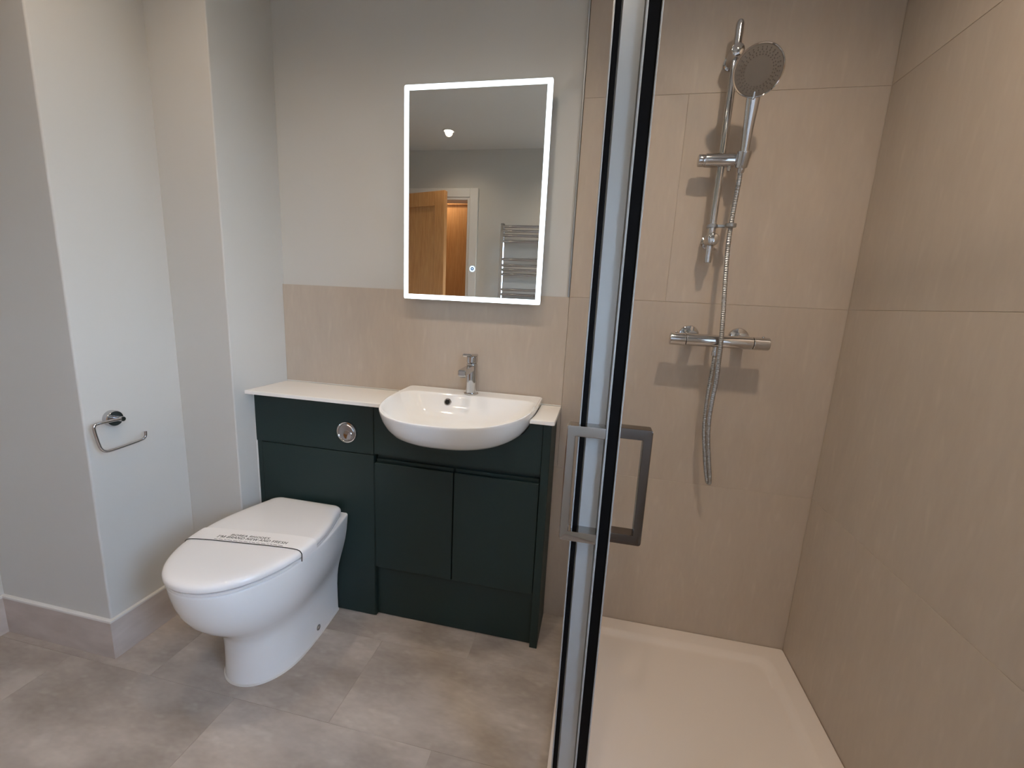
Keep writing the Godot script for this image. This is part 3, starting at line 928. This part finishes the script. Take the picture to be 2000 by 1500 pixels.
	for k in 30:
		for rr in [0.0335, 0.0385, 0.0435, 0.0485]:
			var a := TAU * (k + (0.5 if rr > 0.04 else 0.0)) / 30.0
			dots.lathe(ctr + nrm * 0.0008 + (px * cos(a) + py * sin(a)) * rr, nrm, [[0.0, 0.0014], [0.0014, 0.0011], [0.0016, 0.0]], 6)
	sub("nozzles", dots, M.nozzle, t, fp).set_meta("kind", "stuff")
	var sel := Geo.new().box(V(-0.0032, -0.009, 0.0), V(0.0032, 0.009, 0.006), 0.002)
	sel.moved(Transform3D(Basis(px, py, nrm), ctr - py * 0.052 + nrm * 0.0005))
	part("spray_selector", sel, M.chrome, t)
	# thermostatic bar valve
	t = thing("bar_valve", "horizontal chrome thermostatic bar valve on the beige shower wall", "shower valve", V(0.35, 1.09, 0))
	var vy := 1.089; var vz := 0.073
	part("body", Geo.new().rod(V(0.2575, vy, vz), V(0.444, vy, vz), 0.0185, 40, 0.001), M.chrome, t)
	for k in [[0.2105, 0.2565], [0.445, 0.490]]:
		var hd := part("control_knob", Geo.new().rod(V(k[0], vy, vz), V(k[1], vy, vz), 0.0188, 40, 0.0025), M.chrome, t)
		var sx: float = k[0] + 0.018 if k[0] < 0.3 else k[1] - 0.018
		sub("stop_pin", Geo.new().lathe(V(sx, vy + 0.0165, vz), Vector3.UP, [[0.0, 0.004], [0.004, 0.0038], [0.0055, 0.003], [0.006, 0.0]], 20), M.chrome, t, hd)
	for x in [0.277, 0.424]:
		part("wall_flange", Geo.new().lathe(V(x, vy + 0.010, 0.0005), V(0, 0, 1), [[0.0, 0.031], [0.003, 0.031], [0.007, 0.029], [0.009, 0.024], [0.011, 0.017], [0.055, 0.0165], [0.062, 0.0165]], 40), M.chrome, t)
	part("hose_outlet", Geo.new().lathe(V(0.346, 1.044, 0.071), Vector3.UP, [[0.0, 0.0085], [0.002, 0.0100], [0.014, 0.0100], [0.016, 0.0085], [0.032, 0.0085]], 24), M.chrome, t)
	# hose
	t = thing("shower_hose", "thin ribbed metal shower hose looping from the handset below the bar valve", "shower hose", V(0.35, 1.3, 0.08))
	var pts := [V(0.347, 1.566, 0.070), V(0.346, 1.53, 0.072), V(0.342, 1.47, 0.0745), V(0.3405, 1.42, 0.0745), V(0.340, 1.365, 0.076), V(0.344, 1.25, 0.086), V(0.346, 1.169, 0.102), V(0.349, 1.088, 0.109), V(0.351, 1.034, 0.106), V(0.353, 0.969, 0.100), V(0.351, 0.912, 0.094), V(0.352, 0.848, 0.086), V(0.359, 0.783, 0.078), V(0.371, 0.717, 0.071), V(0.383, 0.655, 0.064),
		V(0.3865, 0.632, 0.057), V(0.382, 0.634, 0.050), V(0.375, 0.662, 0.047), V(0.361, 0.738, 0.046), V(0.350, 0.808, 0.050), V(0.346, 0.873, 0.055), V(0.345, 0.916, 0.059), V(0.3455, 0.963, 0.064), V(0.346, 1.010, 0.069), V(0.346, 1.046, 0.071)]
	part("metal_hose", Geo.new().tube(smooth_path(pts, 440), 0.0062, 12, 0.00055), M.satin, t, "", 20.0)
	part("swivel_nut", Geo.new().lathe(V(0.3475, 1.563, 0.0685), V(0, 0.93, 0.36), [[0.0, 0.0075], [0.003, 0.0095], [0.014, 0.0095], [0.016, 0.0085]], 24), M.chrome, t)


func shower_door() -> void:
	var z := 0.765
	var t := thing("shower_door", "framed glass shower door seen edge-on with silver stile and black seals", "shower door", V(0.012, 0, 0.4))
	var y0 := 0.048; var y1 := 1.95
	part("stile", B(V(-0.010, y0, z - 0.034), V(0.0235, y1, z - 0.012), 0.002), M.profile, t, "silver upright stile")
	part("outer_lip", B(V(-0.0215, y0, z - 0.034), V(-0.0190, y1, z), 0.0008), M.profile, t)
	part("outer_seal", B(V(-0.0190, y0, z - 0.034), V(-0.0105, y1, z - 0.010), 0.001), M.black, t, "thin black rubber seal")
	part("middle_lip", B(V(0.0232, y0, z - 0.034), V(0.0268, y1, z), 0.0008), M.profile, t)
	part("magnet_seal", B(V(0.0268, y0, z - 0.034), V(0.0443, y1, z - 0.003), 0.001), M.black, t, "broad black magnetic seal")
	part("inner_lip", B(V(0.0443, y0, z - 0.034), V(0.0470, y1, z), 0.0008), M.profile, t)
	# the pane runs back to a slim channel on the tiled wall
	var g := Geo.new().box(V(-0.003, y0, 0.0), V(0.003, y1, z - 0.034 - 0.014))
	g.moved(Transform3D(Basis(Vector3.UP, 0.035), V(-0.016, 0, 0.014)))
	part("pane", g, M.glass, t, "clear glass pane")
	part("wall_channel", B(V(-0.030, y0, 0.0005), V(-0.002, y1, 0.026), 0.002), M.profile, t)
	var rl := Geo.new().box(V(-0.009, -0.011, 0.0), V(0.009, 0.011, z - 0.06))
	rl.moved(Transform3D(Basis(Vector3.UP, 0.035), V(-0.016, y1 + 0.012, 0.014)))
	part("top_rail", rl, M.profile, t)
	var rb := Geo.new().box(V(-0.009, -0.008, 0.0), V(0.009, 0.008, z - 0.06), 0.001)
	rb.moved(Transform3D(Basis(Vector3.UP, 0.035), V(-0.016, y0 - 0.0005, 0.014)))
	part("bottom_rail", rb, M.profile, t)
	# square D handles, one on each side
	for s in [[-0.040, 0.0232, -1], [0.099, 0.0470, 1]]:
		var o: float = s[0]; var i: float = s[1]; var sg: float = s[2]
		var ya := 0.772; var yb := 0.979; var w := 0.0185; var iw := 0.0145
		var zo := z + 0.012 if sg < 0 else z - 0.004
		var dd := 0.024
		var pl := PackedVector2Array()      # outline in (x, y)
		pl.append(Vector2(i, ya))
		_round(pl, Vector2(o, ya), Vector2(sg, 0), Vector2(0, 1), 0.005)
		_round(pl, Vector2(o, yb), Vector2(0, 1), Vector2(-sg, 0), 0.005)
		pl.append(Vector2(i, yb)); pl.append(Vector2(i, yb - w))
		pl.append(Vector2(o - sg * iw, yb - w)); pl.append(Vector2(o - sg * iw, ya + w)); pl.append(Vector2(i, ya + w))
		var hgeo := Geo.new().prism(pl, 0.0, dd, 0.0015)
		# the prism grows along y from an (x, z) outline: turn it to face the room
		hgeo.moved(Transform3D(Basis(V(1, 0, 0), V(0, 0, 1), V(0, 1, 0)), V(0, 0, zo - dd)))
		hgeo.orient(0)
		part("handle", hgeo, M.chrome_outside if sg < 0 else M.chrome_dark_reflection, t, "square chrome pull handle on the %s of the door" % ("outside" if sg < 0 else "inside"))


# ---------------------------------------------------------------- behind the camera, seen in the mirror
func far_end() -> void:
	var dx0 := XF + 0.03; var dx1 := -1.095; var dh := 1.985
	var wl := Geo.new()
	wl.box(V(dx1, -0.05, FRONT), V(XO, CEIL + 0.05, FRONT + 0.1))
	wl.box(V(-2.05, dh, FRONT), V(dx1, CEIL + 0.05, FRONT + 0.1))
	wl.box(V(-2.05, -0.05, FRONT), V(dx0, dh, FRONT + 0.1))
	struct("wall_front", wl, M.paint, "off-white wall with the doorway, seen in the mirror", "wall")
	# door lining and architrave
	var a := Geo.new()
	a.box(V(dx1 - 0.028, 0.0, FRONT - 0.012), V(dx1, dh, FRONT + 0.112), 0.002)
	a.box(V(dx0, dh - 0.028, FRONT - 0.012), V(dx1 - 0.028, dh, FRONT + 0.112), 0.002)
	a.box(V(dx1 - 0.008, 0.0, FRONT - 0.018), V(dx1 + 0.060, dh + 0.060, FRONT), 0.004)
	a.box(V(dx0, dh - 0.010, FRONT - 0.018), V(dx1 - 0.008, dh + 0.060, FRONT), 0.004)
	struct("trim_2", a, M.white, "white door lining and architrave around the doorway", "door frame")
	# oak door leaf, ajar into the room
	var d := Node3D.new()
	d.name = "door_1"
	d.set_meta("kind", "structure"); d.set_meta("label", "oak panelled door standing ajar into the shower room"); d.set_meta("category", "door")
	d.position = V(XF + 0.035, 0.006, FRONT - 0.025)
	add_child(d, true)
	door_leaf(d, 0.645, 1.968)
	d.rotation_degrees = V(0, 16.5, 0)
	# hall beyond
	struct("floor_hall", B(V(-2.05, -0.12, FRONT + 0.1), V(-0.2, -0.001, 3.5)), M.floor_base, "plain grey floor of the hall outside the door", "floor")
	struct("ceiling_hall", B(V(-2.05, CEIL, FRONT + 0.1), V(-0.2, CEIL + 0.12, 3.5)), M.ceiling, "plain white ceiling of the hall outside", "ceiling")
	var hw := Geo.new()
	hw.box(V(-2.2, -0.05, FRONT + 0.1), V(-2.05, CEIL + 0.05, 3.5)); hw.box(V(-0.35, -0.05, FRONT + 0.1), V(-0.2, CEIL + 0.05, 3.5)); hw.box(V(-2.2, -0.05, 3.3), V(-0.2, CEIL + 0.05, 3.45))
	struct("wall_hall", hw, M.paint, "plain off-white walls of the hall outside the door", "wall")
	d = Node3D.new()
	d.name = "door_2"
	d.set_meta("kind", "structure"); d.set_meta("label", "second oak panelled door across the hall"); d.set_meta("category", "door")
	d.position = V(-1.95, 0.006, 2.50)
	add_child(d, true)
	door_leaf(d, 0.86, 2.10)
	downlight(V(-1.5, CEIL, 2.32), "white round downlight in the hall ceiling outside the door", 0.5)
	# towel radiator
	var x0 := -0.815; var x1 := -0.33; var y0 := 0.95; var y1 := 1.775; var z := FRONT - 0.055
	var t := thing("towel_radiator", "chrome ladder towel radiator on the wall beside the doorway", "radiator", V((x0 + x1) * 0.5, y0, FRONT))
	for x in [x0, x1]:
		part("upright", B(V(x - 0.017, y0, z - 0.014), V(x + 0.017, y1, z + 0.014), 0.006), M.chrome, t)
		for y in [y0 + 0.08, y1 - 0.10]:
			part("wall_bracket", Geo.new().rod(V(x, y, z), V(x, y, FRONT - 0.001), 0.009, 16), M.chrome, t)
	for y in [1.752, 1.718, 1.684, 1.640, 1.505, 1.460, 1.425, 1.390, 1.273, 1.235, 1.198, 1.160, 1.06, 1.02, 0.98]:
		part("bar", Geo.new().rod(V(x0 + 0.005, y, z - 0.008), V(x1 - 0.005, y, z - 0.008), 0.0105, 16), M.chrome, t)


func door_leaf(d: Node3D, w: float, h: float) -> void:
	var st := 0.095; var th := 0.035
	for x in [0.0, w - st]:
		part("stile", B(V(x, 0, -th), V(x + st, h, 0), 0.002), M.oak, d)
	for r in [[0.0, 0.2], [0.86, 1.02], [h - 0.105, h]]:
		part("rail", B(V(st, r[0], -th + 0.0005), V(w - st, r[1], -0.0005), 0.002), M.oak, d)
	for k in 2:
		var a: float = [0.2, 1.02][k]; var b: float = [0.86, h - 0.105][k]
		part("panel", B(V(st, a, -th + 0.011), V(w - st, b, -0.011)), M.oak, d)


# ---------------------------------------------------------------- small things
func small_things() -> void:
	var y := 0.770; var z := 0.482
	var t := thing("toilet_roll_holder", "empty chrome wire toilet roll holder on the left wall", "toilet roll holder", V(XK, y, z))
	part("wall_rose", Geo.new().lathe(V(XK + 0.0005, y, z), V(1, 0, 0), [[0.0, 0.0245], [0.004, 0.0245], [0.014, 0.024], [0.0165, 0.022], [0.017, 0.0]], 40), M.chrome, t, "round chrome wall rose")
	part("neck", Geo.new().rod(V(XK + 0.012, y, z), V(XK + 0.047, y + 0.002, z), 0.0075, 20, 0.001), M.chrome, t)
	var x := XK + 0.042
	var p := [V(x, y + 0.002, z), V(x, y + 0.003, z + 0.03), V(x, y + 0.003, z + 0.066), V(x, y - 0.002, z + 0.074), V(x, y - 0.014, z + 0.075), V(x, y - 0.054, z + 0.069), V(x, y - 0.074, z + 0.063), V(x, y - 0.083, z + 0.052), V(x, y - 0.0845, z + 0.034), V(x, y - 0.0825, z - 0.004), V(x, y - 0.079, z - 0.046), V(x, y - 0.075, z - 0.057), V(x, y - 0.068, z - 0.061), V(x, y - 0.055, z - 0.062)]
	part("wire_arm", Geo.new().tube(smooth_path(p, 90), 0.0042, 14), M.chrome, t)
